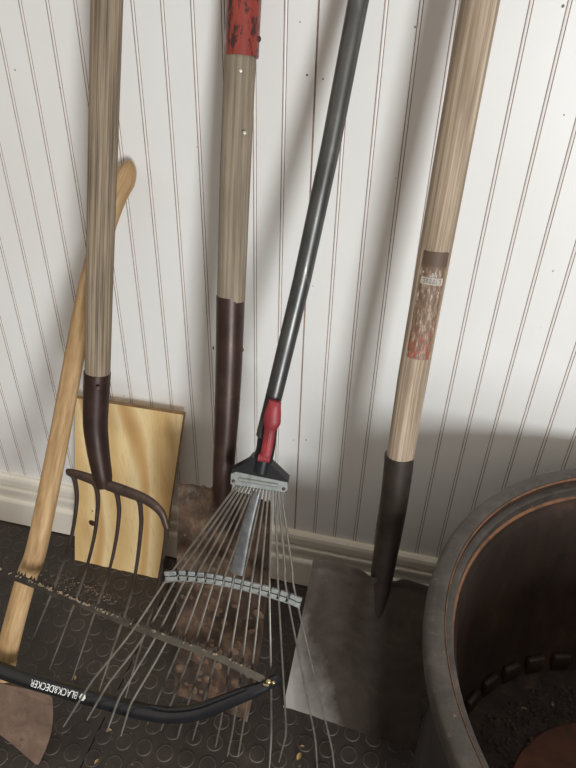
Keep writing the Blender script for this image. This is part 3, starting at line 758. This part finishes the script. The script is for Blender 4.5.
# charred crumbs lying round the plate
random.seed(21); mb = MB()
for k in range(1100):
    a = random.uniform(0, 2*math.pi); r = random.triangular(.160, .240, .205); s = random.uniform(.001, .0048)
    p = Vector((DC[0]+r*math.cos(a), DC[1]+r*math.sin(a), .0995+s*.25+(.008 if r < .168 else 0)))
    ax_ = Vector((random.gauss(0, 1), random.gauss(0, 1), random.gauss(0, 1))).normalized(); ay_ = ax_.orthogonal().normalized(); az_ = ax_.cross(ay_)
    box(mb, p, ax_, ay_, az_, s, s*random.uniform(.5, .9), s*random.uniform(.4, .8), 0, s*.3)
o = mb.build('charred_debris', M['ash'], origin=(DC[0], DC[1], .1), angle=40)
o['kind'] = 'stuff'; o['label'] = 'dark charred crumbs lying on the bottom of the steel drum'; o['category'] = 'debris'

# ------------------------------------------------------------------ LITTER ON THE MAT
def chip(u, v, L, w, ang, label, name='dry_leaf'):
    p = at_z(u, v, .0022); e = Vector((math.cos(ang), math.sin(ang), 0)); f = Vector((-e.y, e.x, 0)); G = []
    for i in range(9):
        t = i/8*2-1; ww = w*(1-abs(t)**2.2)+.0003
        G.append([p+e*(L*t)+f*(ww*s)+Vector((0, 0, .0022+.0016*s*s-.0016*t*t)) for s in (-1, -.5, 0, .5, 1)])
    o = sheet(MB(), G, Vector((0, 0, 1)), .0005).build(name, M['straw'], origin=tuple(p), angle=60)
    o['label'] = label; o['category'] = 'leaf'; o['group'] = 'dry bits on the rubber mat'
chip(299, 757, .0065, .0034, 1.3, 'small dry leaf on the mat in front of the square shovel blade')
chip(75.5, 678, .0042, .0016, 1.9, 'dry husk on the mat beside the fork tine tips')
chip(109, 731, .0052, .0018, .35, 'dry husk on the mat under the ends of the left rake tines')
chip(97, 762, .0045, .0018, 1.1, 'dry husk on the mat seam at the bottom of the picture')
chip(302, 747, .0036, .0012, .3, 'tiny dry sliver on the mat beside the small dry leaf')
random.seed(5); mb = MB()
for (u0, v0, n_, su, sv) in [(97, 592, 120, 11, 2.6), (64, 583, 40, 9, 4), (70, 590, 40, 25, 8)]:
    for k in range(n_):
        u, v = random.gauss(u0, su), 0; v = v0+(u-u0)*.35+random.gauss(0, sv); s = random.uniform(.0008, .0026); p = at_z(u, v, s*.4)
        if p.y > -.085 or p.y < -.30: continue
        e = Vector((random.gauss(0, 1), random.gauss(0, 1), random.gauss(0, .3))).normalized(); f = e.orthogonal().normalized()
        box(mb, p, e, f, e.cross(f), s, s*.5, s*.35)
o = mb.build('sawdust', M['dust'], origin=tuple(at_z(95, 592)), angle=30); o['kind'] = 'stuff'; o['label'] = 'pale wood crumbs scattered on the mat behind the saw blade'; o['category'] = 'debris'

# ------------------------------------------------------------------ LIGHT: a tall window to the right behind the viewer, plus the room's own soft daylight
def area(name, loc, tgt, sx, sy, power, col):
    l = bpy.data.lights.new(name, 'AREA'); l.shape = 'RECTANGLE'; l.size = sx; l.size_y = sy; l.energy = power; l.color = col
    o = bpy.data.objects.new(name, l); COL.objects.link(o); o.location = loc
    o.rotation_euler = (Vector(tgt)-Vector(loc)).to_track_quat('-Z', 'Y').to_euler(); return o
area('window_light', (1.62, -2.5, .70), (.45, 0, .45), .52, .95, 57, (.93, .97, 1.))
w = bpy.data.worlds.new('room_daylight'); scn.world = w; w.use_nodes = True
nt = w.node_tree; bg = nt.nodes['Background']
tc = nt.nodes.new('ShaderNodeTexCoord'); sx = nt.nodes.new('ShaderNodeSeparateXYZ'); nt.links.new(tc.outputs['Generated'], sx.inputs[0])
mr = nt.nodes.new('ShaderNodeMapRange'); mr.inputs[1].default_value = -1; mr.inputs[2].default_value = 1; nt.links.new(sx.outputs[2], mr.inputs[0])
rp = nt.nodes.new('ShaderNodeValToRGB'); e = rp.color_ramp.elements; e[0].position = .47; e[0].color = (.16, .135, .11, 1); e[1].position = .8; e[1].color = (1, .925, .83, 1)
nt.links.new(mr.outputs[0], rp.inputs[0]); nt.links.new(rp.outputs[0], bg.inputs[0]); bg.inputs[1].default_value = .76
scn.view_settings.view_transform = 'Standard'; scn.view_settings.look = 'None'; scn.view_settings.gamma = 1; scn.view_settings.use_curve_mapping = False
scn.view_settings.exposure = 0.
